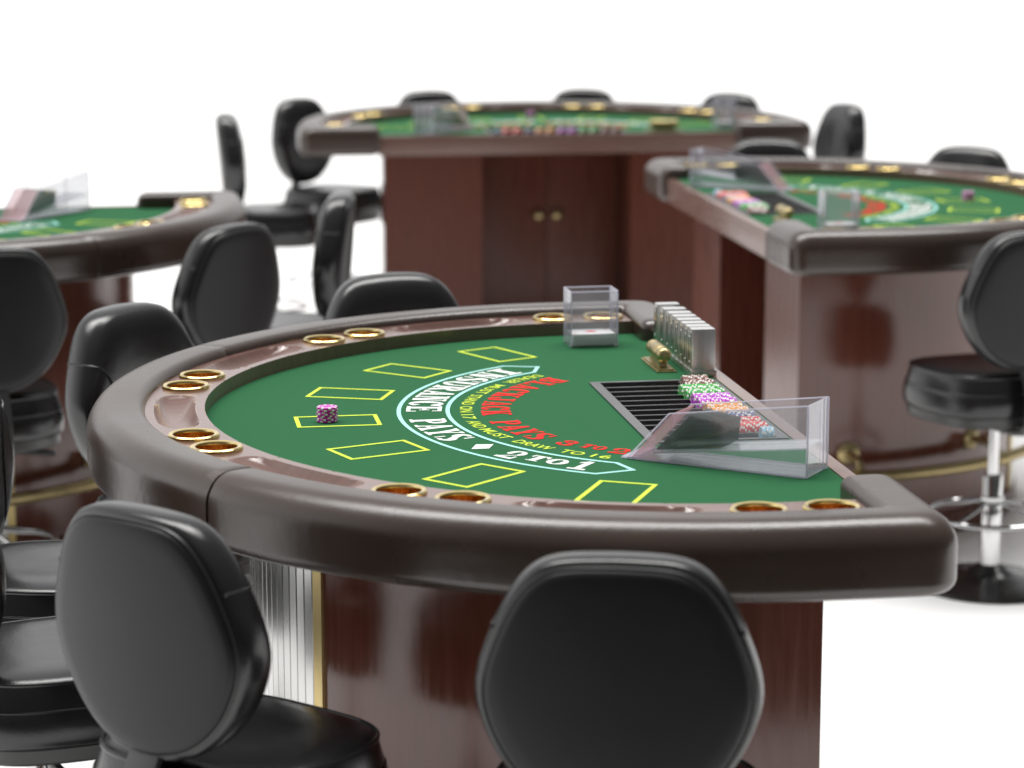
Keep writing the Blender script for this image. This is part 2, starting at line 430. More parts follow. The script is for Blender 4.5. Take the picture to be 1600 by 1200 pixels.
    b.v += [(x, y, zt) for x, y in inner]+[(x, y, FZ-.002) for x, y in inner]
    b.f += [(o+i, o+i+1, o+201+i+1, o+201+i) for i in range(200)]
    b.build('wood_ring', M['ring'], t, angle=28)
    # cup holders
    cup0 = None
    for x, y in cupc:
        b = MB(); b.lathe([(.0375, .030), (.0378, .0335), (.0385, .0355), (.041, .0365), (.0455, .0368), (.0478, .0350), (.0486, .032), (.0484, .0295), (.040, .0290)], 48, cap0=False, cap1=False)
        if cup0 is None:
            cup = b.build('cup_holder', M['brass'], t); cup.location = (x, y, FZ)
            l = MB(); l.lathe([(.0376, .0305), (.0376, .01), (.036, -.03), (.0345, -.045), (.030, -.052), (.012, -.054)], 40, cap0=False, cap1=True)
            lin = l.build('cup_liner', M['copper'], cup); cup0 = (cup, lin)
        else:
            cup = cup0[0].copy(); COL.objects.link(cup); cup.parent = t; cup.location = (x, y, FZ)
            l2 = cup0[1].copy(); COL.objects.link(l2); l2.parent = cup
    # padded rail in three upholstered sections
    W = .113; ri, ro = 1.034, 1.147; z0, z1 = -.082, .047
    def prof(d):
        x0, x1, y0, y1 = d, W-d, z0+d, z1-d; out = []
        for cx_, cy_, r, a0 in ((x1, y1, .050, 0), (x0, y1, .020, 90), (x0, y0, .014, 180), (x1, y0, .026, 270)):
            r = max(.002, r-d); px = cx_-r if a0 in (0, 270) else cx_+r; py = cy_-r if a0 in (0, 90) else cy_+r
            for k in range(9):
                a = radians(a0+90*k/8); out.append((px+r*cos(a), py+r*sin(a)))
        res = []
        n = len(out)
        for i in range(n):
            p, q = out[i], out[(i+1) % n]; res.append(p)
            if i % 9 == 8:
                for k in (1, 2): res.append((p[0]+(q[0]-p[0])*k/3, p[1]+(q[1]-p[1])*k/3))
        # slightly crowned top
        return [(u, zz+(.003*max(0, 1-((u-W/2)/(W/2))**2) if zz > .03 else 0)) for u, zz in res]
    def ring(I, O, d, sh=(0, 0)):
        I, O = Vector(I), Vector(O); D = O-I
        return [(I.x+D.x*u/W+sh[0], I.y+D.y*u/W+sh[1], FZ+zz) for u, zz in prof(d)]
    def cap(I, O, direction, rr, steps, rev=False):
        rg = []
        for k in range(steps+1):
            th = radians(90*k/steps); rg.append(ring(I, O, rr*(1-cos(th)), (direction[0]*rr*sin(th), direction[1]*rr*sin(th))))
        return rg[::-1] if rev else rg
    sr = .0032
    def arc_st(a): return (P(a, ri) if abs(a) < 90 else (CX, ri*(1 if a > 0 else -1))), (P(a, ro) if abs(a) < 90 else (CX, ro*(1 if a > 0 else -1)))
    sa = math.degrees(sr/1.09)
    A0 = 35.0
    rings = []
    I, O = arc_st(-A0+sa); rings += cap(I, O, (-sin(radians(A0))*1, -cos(radians(A0))), sr, 4, True)[:-1]
    for k in range(41): rings.append(ring(*arc_st(-A0+sa+(2*A0-2*sa)*k/40), 0))
    I, O = arc_st(A0-sa); rings += cap(I, O, (sin(radians(A0)), cos(radians(A0))), sr, 4)[1:]
    # direction along the arc at +A0 is (+sin, +cos) for growing angle
    MB().loft(rings).build('padded_rail', M['rail'], t, angle=50)
    rings = []
    I, O = arc_st(A0+sa); dirn = (-sin(radians(A0)), -cos(radians(A0)))
    rings += cap(I, O, dirn, sr, 4, True)[:-1]
    for k in range(33): rings.append(ring(*arc_st(A0+sa+(90-A0-sa)*k/32), 0))
    rc = .058; xo, xi = .125, .010
    for x in (-.06, -.02, .0): rings.append(ring((min(x, .002), ri), (x, ro), 0))
    for k in range(11):
        th = radians(90-9*k)
        rings.append(ring((.002+.008*cos(th), ri-.008+.008*sin(th)), (xo-rc+rc*cos(th), ro-rc+rc*sin(th)), 0))
    for y in (1.0, .95, .90, .86): rings.append(ring((xi, y), (xo, y), 0))
    rings += cap((xi, .83), (xo, .83), (0, -1), .036, 8)
    MB().loft(rings).build('padded_rail', M['rail'], t, angle=50)
    MB().loft([[(x, -y, zz) for x, y, zz in r] for r in rings]).build('padded_rail', M['rail'], t, angle=50)
    # dealer side edge strip and apron
    MB().box(.068, .098, -.80, .80, FZ-.085, FZ+.003).build('edge_strip', M['strip'], t, bevel=.003)
    # pedestal
    def ped(a, off=0):
        return (CX-(.83+off)*cos(radians(a)), (.775+off)*sin(radians(a)))
    b = MB(); pl = [(0., .775)]+[ped(a) for a in range(90, -91, -3)]+[(0., -.775), (0., -.335), (-.30, -.335), (-.30, .335), (0., .335)]
    n = len(pl); zb, zt2 = .0, FZ-.080
    b.v = [(x, y, zb) for x, y in pl]+[(x, y, zt2) for x, y in pl]
    b.f = [(i, (i+1) % n, n+(i+1) % n, n+i) for i in range(n)]
    po = b.build('pedestal', [M['wood'], M['woodflat']], t, angle=25)
    for f_ in po.data.polygons:
        if abs(f_.normal.x) > .95 and f_.center.x > -.4: f_.material_index = 1
        if abs(f_.normal.y) > .95 and abs(f_.center.y) < .5: f_.material_index = 1
    b = MB(); pl = [(.004, .785)]+[ped(a, .012) for a in range(90, -91, -3)]+[(.004, -.785), (.004, -.33), (-.29, -.33), (-.29, .33), (.004, .33)]
    n = len(pl); b.v = [(x, y, .0) for x, y in pl]+[(x, y, .07) for x, y in pl]
    b.f = [(i, (i+1) % n, n+(i+1) % n, n+i) for i in range(n)]+[tuple(range(n, 2*n))]
    b.build('kick_plinth', M['woodflat'], t, angle=25)
    for sgn in (-1, 1):
        d = MB(); y0, y1 = (0.002, .325) if sgn > 0 else (-.325, -.002)
        d.box(-.296, -.278, y0, y1, .09, FZ-.085); dd = d.build('door', M['woodflat'], t, bevel=.003)
        k = MB(); k.lathe([(.008, 0), (.007, .012), (.016, .018), (.021, .024), (.021, .030), (.014, .036), (.004, .038)], 24)
        kk = k.build('knob', M['brass2'], dd); kk.rotation_euler = (0, pi/2, 0); kk.location = (-.279, .042*sgn, .60)
    # fluted chrome centre with gold trims
    b = MB(); rg = []
    NF = 27
    for k in range(NF):
        a0 = 27.6-55.2*k/NF; a1 = 27.6-55.2*(k+1)/NF; g = .19
        for a, off in ((a0, .002), (a0-g, .007), (a1+g, .007), (a1, .002)): rg.append((a, off))
    pts = [ped(a, o) for a, o in rg]
    rr = [[(x, y, .07) for x, y in pts], [(x, y, zt2) for x, y in pts]]
    b.loft(rr, False, False, closed=False); cf = b.build('chrome_fluting', [M['chrome'], M['groove']], t, smooth=False)
    for f_ in cf.data.polygons:
        if f_.area < .0042: f_.material_index = 1
    for s_ in (-1, 1):
        b = MB(); p_ = [ped(s_*a, o) for a, o in ((27.6, 0), (27.6, .006), (29.5, .006), (29.5, 0))]
        b.loft([[(x, y, .07) for x, y in p_], [(x, y, zt2) for x, y in p_]]); b.build('gold_trim', M['goldstrip'], t, smooth=False)
    # foot rail
    def fr(a, r=.90): return (CX-(r+.035)*cos(radians(a)), r*sin(radians(a)))
    pts = [(*fr(a), .25) for a in range(-88, 89, 4)]
    b = MB(); b.tube(pts, .019, 14); f = b.build('foot_rail', M['brass2'], t)
    for a in (-86, -52, -18, 18, 52, 86):
        x0, y0 = ped(a); x1, y1 = fr(a); q = MB()
        d = Vector((x1-x0, y1-y0, 0)).normalized()
        q.tube([Vector((x0, y0, .30))-d*.002, Vector((x0, y0, .30))+d*.006, Vector((x0, y0, .30))+d*.014, Vector((x0, y0, .30))+d*.017], [.036, .036, .026, .012], 20)
        q.tube([Vector((x0, y0, .30)), Vector((x0, y0, .30))+d*.05, Vector((x1, y1, .29))-d*.02, (x1, y1, .25)], [.012, .012, .013, .014], 12)
        q.tube([Vector((x1, y1, .25))+Vector((-d.y, d.x, 0))*.022, Vector((x1, y1, .25))-Vector((-d.y, d.x, 0))*.022], .0235, 16)
        q.build('rail_bracket', M['brass2'], f)
    return t

# poses of the four tables: x, y, rotation, and how the labels call them
POSE = {'M': (0, 0, 0), 'R': (.90874, 3.41707, 3.12748), 'B': (.75365, 6.19243, -1.58796), 'L': (-1.91588, 3.57565, 1.58363)}
def W(k, p):
    x, y, r = POSE[k]; c, s = cos(r), sin(r)
    return (x+c*p[0]-s*p[1], y+s*p[0]+c*p[1], p[2] if len(p) > 2 else 0)

table = build_table(); tm = tree_map(table)
for k, lab in (('M', 'blackjack table nearest the camera, in sharp focus, its whole green layout readable'),
               ('R', 'blurred blackjack table at the right edge, with bare wooden end panels'),
               ('B', 'farthest blackjack table, seen from its dealer side with two closed cupboard doors'),
               ('L', 'blurred blackjack table cut off by the left edge, behind two black stool backs')):
    o = table if k == 'M' else copy_tree(table, tm)
    o.location = (POSE[k][0], POSE[k][1], 0); o.rotation_euler = (0, 0, POSE[k][2])
    tag(o, lab, 'table', 'blackjack tables')

# ------------------------------------------------------------------ stool
VT = [(0, 0), (.002, .16), (.008, .36), (.02, .47), (.045, .575), (.08, .65), (.13, .73), (.194, .80), (.25, .85), (.313, .90), (.39, .955), (.462, .99), (.53, 1), (.60, .975), (.661, .935), (.76, .84), (.84, .72), (.90, .595), (.95, .44), (.98, .28), (.995, .13), (1, 0)]
BH, BW, BT = .412, .211, 1.085     # backrest height, half width, top
def outline(n=96):
    right = [(w*BW, BT-v*BH) for v, w in VT]
    loop = right + [(-x, z) for x, z in reversed(right[1:-1])]
    # resample evenly and smooth
    for _ in range(1):
        L = [0]
        for i in range(len(loop)): L.append(L[-1]+hypot(loop[(i+1) % len(loop)][0]-loop[i][0], loop[(i+1) % len(loop)][1]-loop[i][1]))
        res = []; j = 0
        for k in range(n):
            s_ = L[-1]*k/n
            while L[j+1] < s_: j += 1
            f = (s_-L[j])/(L[j+1]-L[j]); p, q = loop[j], loop[(j+1) % len(loop)]
            res.append((p[0]+(q[0]-p[0])*f, p[1]+(q[1]-p[1])*f))
    for _ in range(2): res = [tuple((res[i-1][c]+2*res[i][c]+res[(i+1) % n][c])/4 for c in (0, 1)) for i in range(n)]
    return res
OUT = outline(); ZC = BT-BH*.52
def bendy(x, y, z):
    return (x, y+.55*x*x-(z-ZC)*.085-.180, z)
def layer(d, y):
    s_ = 1-d/.2
    return [bendy(x*s_, y, ZC+(z-ZC)*s_) for x, z in OUT]
CPROF = [(.018, 0), (.006, .002), (.001, .009), (-.001, .03), (0, .052), (.005, .065), (.013, .075), (.027, .083), (.05, .088), (.08, .090), (.12, .090), (.16, .0895), (.195, .089)]
def fronty(x, z):
    """y of the cushion front at (x, z)"""
    th = atan2(z-ZC, x); best = min(OUT, key=lambda p: abs(((atan2(p[1]-ZC, p[0])-th+pi) % (2*pi))-pi))
    R0 = hypot(best[0], best[1]-ZC); d = .2*(1-min(1, hypot(x, z-ZC)/R0))
    for i in range(3, len(CPROF)-1):
        if CPROF[i][0] <= d <= CPROF[i+1][0]:
            f = (d-CPROF[i][0])/(CPROF[i+1][0]-CPROF[i][0]); return CPROF[i][1]+(CPROF[i+1][1]-CPROF[i][1])*f
    return .046 if d < .01 else .08

def build_stool():
    s = empty('casino_stool')
    sh = MB().loft([layer(d, y) for d, y in ((.026, .004), (.0145, .002), (.0130, -.003), (.0165, -.008), (.024, -.0105), (.045, -.012), (.09, -.013), (.15, -.0135), (.19, -.0135))]).build('back_shell', M['shell'], s, angle=60)
    cu = MB().loft([layer(d, y) for d, y in CPROF]).build('back_cushion', M['leather'], s, angle=60)
    b = MB(); b.tube(layer(.0115, -.001), .0030, 8, closed=True); b.build('edge_piping', M['piping'], cu)
    for sx in (-1, 1):
        pts = []
        zz = BT-.27*BH; hw = .855*BW
        for y in (.004, .02, .048): pts.append(bendy(sx*(hw+.0015), y, zz))
        for x, v in ((.96, .275), (.88, .285), (.80, .31), (.72, .36), (.66, .43), (.61, .52), (.575, .62), (.55, .72), (.53, .82), (.50, .92), (.47, .95)):
            X = sx*x*hw; Z = BT-v*BH; pts.append(bendy(X, fronty(X, Z)+.0004, Z))
        b = MB(); b.tube(pts, .0030, 8); b.build('side_seam', M['leather'], cu)
    # bracket
    b = MB()
    path = [(-.02, .488), (-.13, .488), (-.180, .496), (-.200, .53), (-.200, .60), (-.178, .66), (-.150, .71)]
    for i in range(len(path)): pass
    rg = []
    for i, (y, z) in enumerate(path):
        a = path[max(0, i-1)]; c = path[min(len(path)-1, i+1)]; dy, dz = c[0]-a[0], c[1]-a[1]; L = hypot(dy, dz); ny, nz = -dz/L*.006, dy/L*.006
        w = .032
        rg.append([(-w, y+ny, z+nz), (w, y+ny, z+nz), (w, y-ny, z-nz), (-w, y-ny, z-nz)])
    b.loft(rg); b.build('back_bracket', M['pan'], s, bevel=.0015)
    # seat
    def sq(hw, hd, z, n=64, p=3.4, dish=0):
        r = []
        for k in range(n):
            a = 2*pi*k/n; c, s_ = cos(a), sin(a)
            x = hw*math.copysign(abs(c)**(2/p), c); y = hd*math.copysign(abs(s_)**(2/p), s_)
            r.append((x*(1-.06*(-y/hd if y < 0 else 0)), y+.045, z-.042-dish*(x/hw)**2))
        return r
    prof = [(.03, .579), (.008, .580), (.001, .588), (-.001, .600), (-.0015, .617), (0, .634), (.003, .646), (.005, .650), (.0055, .652), (.006, .655), (.010, .672), (.014, .690), (.017, .697), (.021, .701), (.035, .706), (.07, .710), (.12, .709), (.15, .708), (.185, .7075)]
    seat = MB().loft([sq(.222-i, .205-i, z) for i, z in prof]).build('seat_cushion', M['leather'], s, angle=60)
    for i, z, r in ((.005, .651, .0022), (.016, .6985, .0042)):
        MB().tube(sq(.222-i, .205-i, z-.0), r, 8, closed=True).build("seat_piping", M['leather'], seat)
    MB().loft([sq(.222-i, .205-i, z) for i, z in ((.03, .549), (.014, .551), (.010, .556), (.010, .580), (.03, .581))]).build('seat_pan', M['pan'], s)
    # column
    MB().lathe([(.0165, .30), (.0165, .50)], 24).build('gas_post', M['chrome2'], s)
    MB().lathe([(.03, .035), (.03, .332), (.028, .338), (.019, .340)], 28).build('post_sleeve', M['chrome2'], s)
    b = MB()
    b.lathe([(.22, 0), (.222, .004), (.219, .010), (.19, .0165), (.13, .024), (.08, .034), (.055, .048), (.042, .062), (.034, .066), (.03, .066)], 56)
    bs = b.build('round_base', M['base'], s)
    for k in range(4):
        a = k*pi/2+.5; MB().lathe([(.007, .0), (.007, .006), (.003, .009)], 10, c=(.062*cos(a), .062*sin(a), .040)).build('bolt', M['base'], bs)
    ring_ = MB(); ring_.tube([(.185*cos(2*pi*k/48), .185*sin(2*pi*k/48), .218) for k in range(48)], .0085, 10, closed=True)
    fo = ring_.build('foot_ring', M['chrome2'], s)
    for k in range(4):
        a = k*pi/2+.4
        MB().tube([(.03*cos(a), .03*sin(a), .256), (.10*cos(a), .10*sin(a), .236), (.183*cos(a), .183*sin(a), .219)], .0055, 8).build('spoke', M['chrome2'], fo)
    MB().lathe([(.03, .245), (.037, .248), (.037, .272), (.03, .275)], 28).build('ring_collar', M['chrome2'], fo)
    MB().tube([(.02, 0, .485), (.08, .01, .478), (.15, .02, .468), (.20, .025, .46)], [.006, .006, .009, .010], 10).build('height_lever', M['rubber'], s)
    return s

stool = build_stool(); sm = tree_map(stool)
ST = [('M', -74.9, 'black stool seen squarely from behind, in front of the brown pedestal of the nearest table'),
      ('M', -43.9, 'black stool at lower left, its grey back panel and seat overlapping the chrome fluting'),
      ('M', -15, 'black stool at the lower left corner, only its seat and post in view'),
      ('M', 12.5, 'black stool seat cut by the left edge, just above the lowest seat'),
      ('M', 43, 'black stool back with curved seams, behind the leftmost curve of the nearest rail'),
      ('M', 74, 'black stool whose rounded top rises behind the far rail of the nearest table'),
      ('R', 74.6, 'black stool at the right edge with chrome post, foot ring and round base in view'),
      ('R', 46, 'black stool beyond the right edge, on the near side of the right table'),
      ('R', -45.3, 'black stool top alone against white, behind the far rail of the right table'),
      ('R', -77, 'black stool top between the right table and the farthest table'),
      ('B', -48.5, 'upright black stool with its neck bracket visible, left end of the farthest table'),
      ('B', -87, 'narrow side view of a black stool, leftmost in the back row'),
      ('B', -16.5, 'black stool top behind the dealing shoe of the farthest table'),
      ('B', 15, 'black stool top at the middle of the farthest rail'),
      ('B', 46, 'black stool top behind the discard holder of the farthest table'),
      ('B', 79, 'tall black stool back at the right end of the farthest table'),
      ('L', -14.6, 'large dark stool back at the left edge in front of the left table'),
      ('L', -46, 'black stool back between the left table and the nearest table, edge seam on its left'),
      ('L', -80, 'black stool seen nearly edge-on, left of the farthest pedestal, its seat behind the rail'),
      ('L', 15, 'black stool beyond the left edge, on the near side of the left table')]
SKIP = {('L', 15), ('R', 46)}
first = True
for k, a, lab in ST:
    if (k, a) in SKIP: continue
    o = stool if first else copy_tree(stool, sm); first = False
    r = 1.335 if (k, a) == ('R', 74.6) else 1.30
    p = W(k, (CX-r*cos(radians(a)), r*sin(radians(a)), 0))
    # local +Y faces the centre of the table
    c = W(k, (CX, 0, 0)); d = atan2(c[1]-p[1], c[0]-p[0])
    o.location = (p[0], p[1], 0); o.rotation_euler = (0, 0, d-pi/2)
    tag(o, lab, 'stool', 'black stools round the blackjack tables')

# ------------------------------------------------------------------ loose things on the tables
def place(o, k, p, rz=0.):
    x, y, z_ = W(k, p); o.location = (x, y, p[2]); o.rotation_euler = (0, 0, POSE[k][2]+rz); return o
TN = {'M': 'the nearest table', 'R': 'the right-hand table', 'B': 'the farthest table', 'L': 'the left-hand table'}
# chip tray: 12 troughs
def build_tray():
    t = empty('chip_tray')
    b = MB(); x0, x1, y0, y1 = -.209, .062, -.307, .307; w = .021
    b.box(x0, x0+w, y0, y1, 0.0012, .004).box(x1-w, x1, y0, y1, .0012, .004)
    b.box(x0+w, x1-w, y0, y0+.012, .0012, .004).box(x0+w, x1-w, y1-.012, y1, .0012, .004)
    b.build('tray_frame', M['traygrey'], t, smooth=False)
    n = 12; p = .590/n; b = MB()
    for i in range(n):
        yc = -.295+p*(i+.5); pr = []
        for k in range(13):
            a = pi+pi*k/12; pr.append((yc+p/2*cos(a)*.98, .0005+.023*sin(a)))
        b.loft([[(x0+w-.001, y, z) for y, z in pr], [(x1-w+.001, y, z) for y, z in pr]], False, False, closed=False)
    b.box(x0+w-.003, x0+w-.001, y0+.01, y1-.01, -.026, .001).box(x1-w+.001, x1-w+.003, y0+.01, y1-.01, -.026, .001)
    b.build('trough', M['trayblack'], t)
    for i in range(1, n):
        y = -.295+p*i; MB().tube([(x0+w, y, .0018), (x1-w, y, .0018)], .0017, 6).build('divider', M['traybar'], t)
    return t
tray = build_tray(); trm = tree_map(tray)
for k in 'MRBL':
    o = tray if k == 'M' else copy_tree(tray, trm)
    place(o, k, (0, 0, FZ)); tag(o, 'black twelve-row chip tray with grey frame, set in the felt of '+TN[k], 'chip tray', 'chip trays')
# chips
def chip_mesh(name, m):
    b = MB(); r, h = .0205, .0036
    b.lathe([(.0145, h-.0002), (.0150, h), (r-.0006, h), (r, h-.0006), (r, .0006), (r-.0006, 0), (.0150, 0), (.0145, .0002)], 40)
    return b
CM = {}
for c in CH:
    o = chip_mesh('casino_chip', CH[c]).build('casino_chip', CH[c]); CM[c] = o.data; bpy.data.objects.remove(o)
def chip(c, loc, rot, lab, grp):
    o = bpy.data.objects.new('casino_chip', CM[c]); COL.objects.link(o)
    o.location = loc; o.rotation_euler = rot; tag(o, lab, 'casino chip', grp); return o
for k in 'MRB':
    for i in range(8):
        x, y, _ = W(k, (-.790+random.uniform(-.0007, .0007), random.uniform(-.0007, .0007)))
        where = 'top' if i == 7 else 'bottom' if i == 0 else 'middle'
        lab = {'top': 'magenta casino chip on top of the stack in a betting box of ', 'bottom': 'lowest magenta casino chip of the stack in a betting box of ',
               'middle': 'magenta casino chip inside the stack in a betting box of '}[where]+TN[k]
        chip('magenta', (x, y, FZ+.0012+i*.00365), (0, 0, i*.33+random.uniform(-.1, .1)), lab, 'magenta chips stacked on the betting boxes')
SLOT = ['blue', 'red', 'red', 'navy', 'orange', 'orange', 'purple', 'purple', 'green', 'green', 'brown', 'brown']
ORD = ['first', 'second', 'third', 'fourth', 'fifth', 'sixth', 'seventh', 'eighth', 'ninth', 'tenth', 'eleventh', 'twelfth']
CNT = [6, 24, 24, 14, 19, 19, 20, 20, 21, 21, 16, 14]
stuff = MB(); stuff_idx = []
CI = list(CH)
def slot_chips(k, i, cnt):
    p = .590/12; yc = -.295+p*(i+.5); x = .0385
    for j in range(cnt):
        yield (x-j*.00385, yc+random.uniform(-.0006, .0006), FZ-.0012+random.uniform(-.0006, .0006), random.uniform(0, 6.28), random.uniform(-.05, .05))
for i, c in enumerate(SLOT):
    cn = {'blue': 'pale blue', 'navy': 'dark blue'}.get(c, c)
    for (x, y, z_, sp, tl) in slot_chips('M', i, CNT[i]):
        Rm = Matrix.Rotation(tl, 4, 'Z') @ Matrix.Rotation(-pi/2, 4, 'Y') @ Matrix.Rotation(sp, 4, 'Z')
        chip(c, (x, y, z_), Rm.to_euler(), cn+' chip standing in the '+ORD[i]+' row of the nearest tray, counted from the shoe', cn+' chips in the '+ORD[i]+' row of the nearest tray')
sv, sf, smi = [], [], []
for k in 'RBL':
    for i, c in enumerate(SLOT):
        me = CM[c]
        for (x, y, z_, sp, tl) in slot_chips(k, i, CNT[i]):
            wx, wy, _ = W(k, (x, y))
            T = Matrix.Translation((wx, wy, z_)) @ Matrix.Rotation(POSE[k][2]+tl, 4, 'Z') @ Matrix.Rotation(-pi/2, 4, 'Y') @ Matrix.Rotation(sp, 4, 'Z')
            o_ = len(sv); 
            n = 12; r, h = .0205, .0036
            for zz in (0, h):
                for q in range(n): sv.append(T @ Vector((r*cos(2*pi*q/n), r*sin(2*pi*q/n), zz)))
            for q in range(n):
                sf.append((o_+q, o_+(q+1) % n, o_+n+(q+1) % n, o_+n+q)); smi.append(CI.index(c) if q % 3 else len(CI))
            sf.append(tuple(o_+q for q in reversed(range(n)))); sf.append(tuple(o_+n+q for q in range(n))); smi += [CI.index(c)]*2
me = bpy.data.meshes.new('tray_chips'); me.from_pydata([tuple(v) for v in sv], [], sf)
for c in CI: me.materials.append(mat('plain_'+c+'_chip', tuple(CH[c].node_tree.nodes['Mix'].inputs[6].default_value[:3]), .4))
me.materials.append(M['chipwhite'])
for p_, mi in zip(me.polygons, smi): p_.material_index = mi
o = bpy.data.objects.new('tray_chips', me); COL.objects.link(o)
tag(o, 'blurred rows of coloured chips filling the trays of the three tables behind', 'casino chips', kind='stuff')

# dealing shoe
def sheet(b, pts, th, nrm):
    n_ = Vector(nrm).normalized()*th
    q = [Vector(p) for p in pts]; m_ = len(q)
    b.add(q+[p+n_ for p in q], [tuple(reversed(range(m_))), tuple(range(m_, 2*m_))]+[(i, (i+1) % m_, m_+(i+1) % m_, m_+i) for i in range(m_)])
def build_shoe():
    t = empty('dealing_shoe')
    L1, L2, H1, H2, Wd = .268, .352, .131, .092, .100; th = .0035
    side = [(0, 0), (L2, 0), (L1, H2), (0, H1)]
    for y in (0, Wd-th):
        b = MB(); sheet(b, [(x, y, z) for x, z in side], th, (0, 1, 0)); w = b.build('side_wall', M['clear'], t, smooth=False)
        e = MB(); y2 = y+th/2
        e.tube([(0, y2, 0.002), (L2, y2, 0.002)], .0020, 6); e.tube([(L2, y2, .002), (L1, y2, H2)], .0018, 6)
        e.tube([(L1, y2, H2), (0, y2, H1)], .0013, 6); e.tube([(0, y2, H1), (0, y2, 0.002)], .0019, 6)
        e.build('cut_edge', M['edge'], w)
    b = MB(); sheet(b, [(0, th, 0.001), (0, Wd-th, .001), (0, Wd-th, H1), (0, th, H1)], th, (1, 0, 0)); b.build('end_wall', M['clear'], t, smooth=False)
    b = MB(); sheet(b, [(th, th, .001), (L2-.004, th, .001), (L2-.004, Wd-th, .001), (th, Wd-th, .001)], .003, (0, 0, 1)); b.build('floor_plate', M['clear'], t, smooth=False)
    b = MB(); sheet(b, [(.005, th, .052), (.30, th, .014), (.30, Wd-th, .014), (.005, Wd-th, .052)], .003, (0, 0, 1)); b.build('ramp', M['frost'], t, smooth=False)
    # slanted mouth plate, faintly pink
    dx, dz = L2-L1, -H2
    b = MB(); f = lambda s_: (L1+dx*s_-.004, H2+dz*s_)
    for s0, s1, y0, y1 in ((0, .96, th, Wd-th),):
        a, c = f(s0), f(s1); sheet(b, [(a[0], y0, a[1]), (c[0], y0, c[1]), (c[0], y1, c[1]), (a[0], y1, a[1])], .003, (-1, 0, -.8))
    b.build('mouth_plate', M['pink'], t, smooth=False)
    b = MB(); b.box(L2-.012, L2+.012, .0, Wd, .0008, .0035); b.build('front_lip', M['edge'], t, smooth=False)
    # sliding weight behind the cards
    b = MB(); pr = [(.300, .020), (.232, .090), (.165, .080), (.170, .036)]
    b.loft([[(x, .010, z) for x, z in pr], [(x, Wd-.010, z) for x, z in pr]]); b.build('card_weight', M['smoke'], t, bevel=.002)
    return t
shoe = build_shoe(); shm = tree_map(shoe)
for k in 'MRBL':
    o = shoe if k == 'M' else copy_tree(shoe, shm)
    ang = atan2(.605, -.795)
    # origin corner near (.001,-.638); its local +y must point to (.63,.77)
    place(o, k, (.064, -.560, FZ+.001), 0)
    # mirror handled by starting from the other corner
    o.rotation_euler = (0, 0, POSE[k][2]+ang)
    tag(o, 'clear acrylic dealing shoe with sloping mouth, standing on '+TN[k], 'card shoe', 'clear dealing shoes')

# discard holder with deck
def build_discard():
    t = empty('discard_holder'); w, d, h, th = .112, .080, .128, .0032
    b = MB(); b.box(0, w, 0, d, 0, .003); b.build('base_plate', M['clear'], t, smooth=False)
    for n_, bx in (('front_wall', (0, w, 0, th)), ('rear_wall', (0, w, d-th, d)), ('side_wall', (0, th, th, d-th)), ('side_wall', (w-th, w, th, d-th))):
        b = MB(); b.box(bx[0], bx[1], bx[2], bx[3], .003, h); b.build(n_, M['clear'] if bx[0] == 0 else M['clear'], t, smooth=False)
    b = MB()
    for x in (0.0016, w-.0016):
        for y in (.0016, d-.0016): b.tube([(x, y, .002), (x, y, h)], .0017, 6)
    b.tube([(0, .0016, h), (w, .0016, h)], .0016, 6); b.tube([(0, d-.0016, h), (w, d-.0016, h)], .0016, 6)
    b.tube([(.0016, 0, h), (.0016, d, h)], .0016, 6); b.tube([(w-.0016, 0, h), (w-.0016, d, h)], .0016, 6)
    b.build('cut_edge', M['edge'], t)
    return t
disc = build_discard(); dm = tree_map(disc)
def build_deck():
    t = empty('card_deck')
    b = MB(); b.box(0, .101, 0, .070, 0, .026); b.build('stacked_cards', M['paper'], t, bevel=.0015)
    b = MB(); zt = .0266; pts = []
    b.add([(.050+.016, .035, zt), (.050, .035+.013, zt), (.050-.016, .035, zt), (.050, .035-.013, zt)], [(0, 1, 2, 3)])
    for x, y in ((.008, .010), (.093, .060)): b.add([(x+.005, y, zt), (x, y+.004, zt), (x-.005, y, zt), (x, y-.004, zt)], [(0, 1, 2, 3)])
    b.build('red_pips', M['cardred'], t, smooth=False)
    return t
deck = build_deck(); dkm = tree_map(deck)
for k in 'MRB':
    o = disc if k == 'M' else copy_tree(disc, dm)
    place(o, k, (-.170, .742, FZ+.001), .03); tag(o, 'clear square discard holder with cards inside, on '+TN[k], 'card holder', 'clear discard holders')
    o = deck if k == 'M' else copy_tree(deck, dkm)
    place(o, k, (-.1645, .747, FZ+.0045), .03); tag(o, 'white card deck with red pips, inside the discard holder of '+TN[k], 'card deck', 'decks in the discard holders')

# brass money paddle on its slot plate
def build_paddle():
    t = empty('money_paddle')
    MB().box(-.022, .022, -.085, .085, 0, .003).box(-.018, .018, -.079, .079, .003, .0065).build('slot_plate', M['brass2'], t, bevel=.0008)
    MB().loft([[(-.009, -.05, .0066), (.009, -.05, .0066), (.009, .05, .0066), (-.009, .05, .0066)], [(-.007, -.046, .022), (.007, -.046, .022), (.007, .046, .022), (-.007, .046, .022)]]).build('paddle_neck', M['brass2'], t, bevel=.001)
    pr = [(-.066, .004), (-.065, .010), (-.061, .0145), (-.055, .0165), (-.040, .0165), (-.038, .0150), (-.036, .0165), (.036, .0165), (.038, .0150), (.040, .0165), (.055, .0165), (.061, .0145), (.065, .010), (.066, .004)]
    b = MB(); b.loft([[(r*cos(2*pi*q/28), y, .033+r*sin(2*pi*q/28)) for q in range(28)] for y, r in pr]); b.build('paddle_handle', M['brass2'], t, angle=50)
    return t
pad = build_paddle(); pm = tree_map(pad)
for k in 'MRB':
    o = pad if k == 'M' else copy_tree(pad, pm)
    place(o, k, (-.019, .490, FZ+.0008)); tag(o, 'brass money paddle with round handle, standing in its slot plate on '+TN[k], 'money paddle', 'brass money paddles')

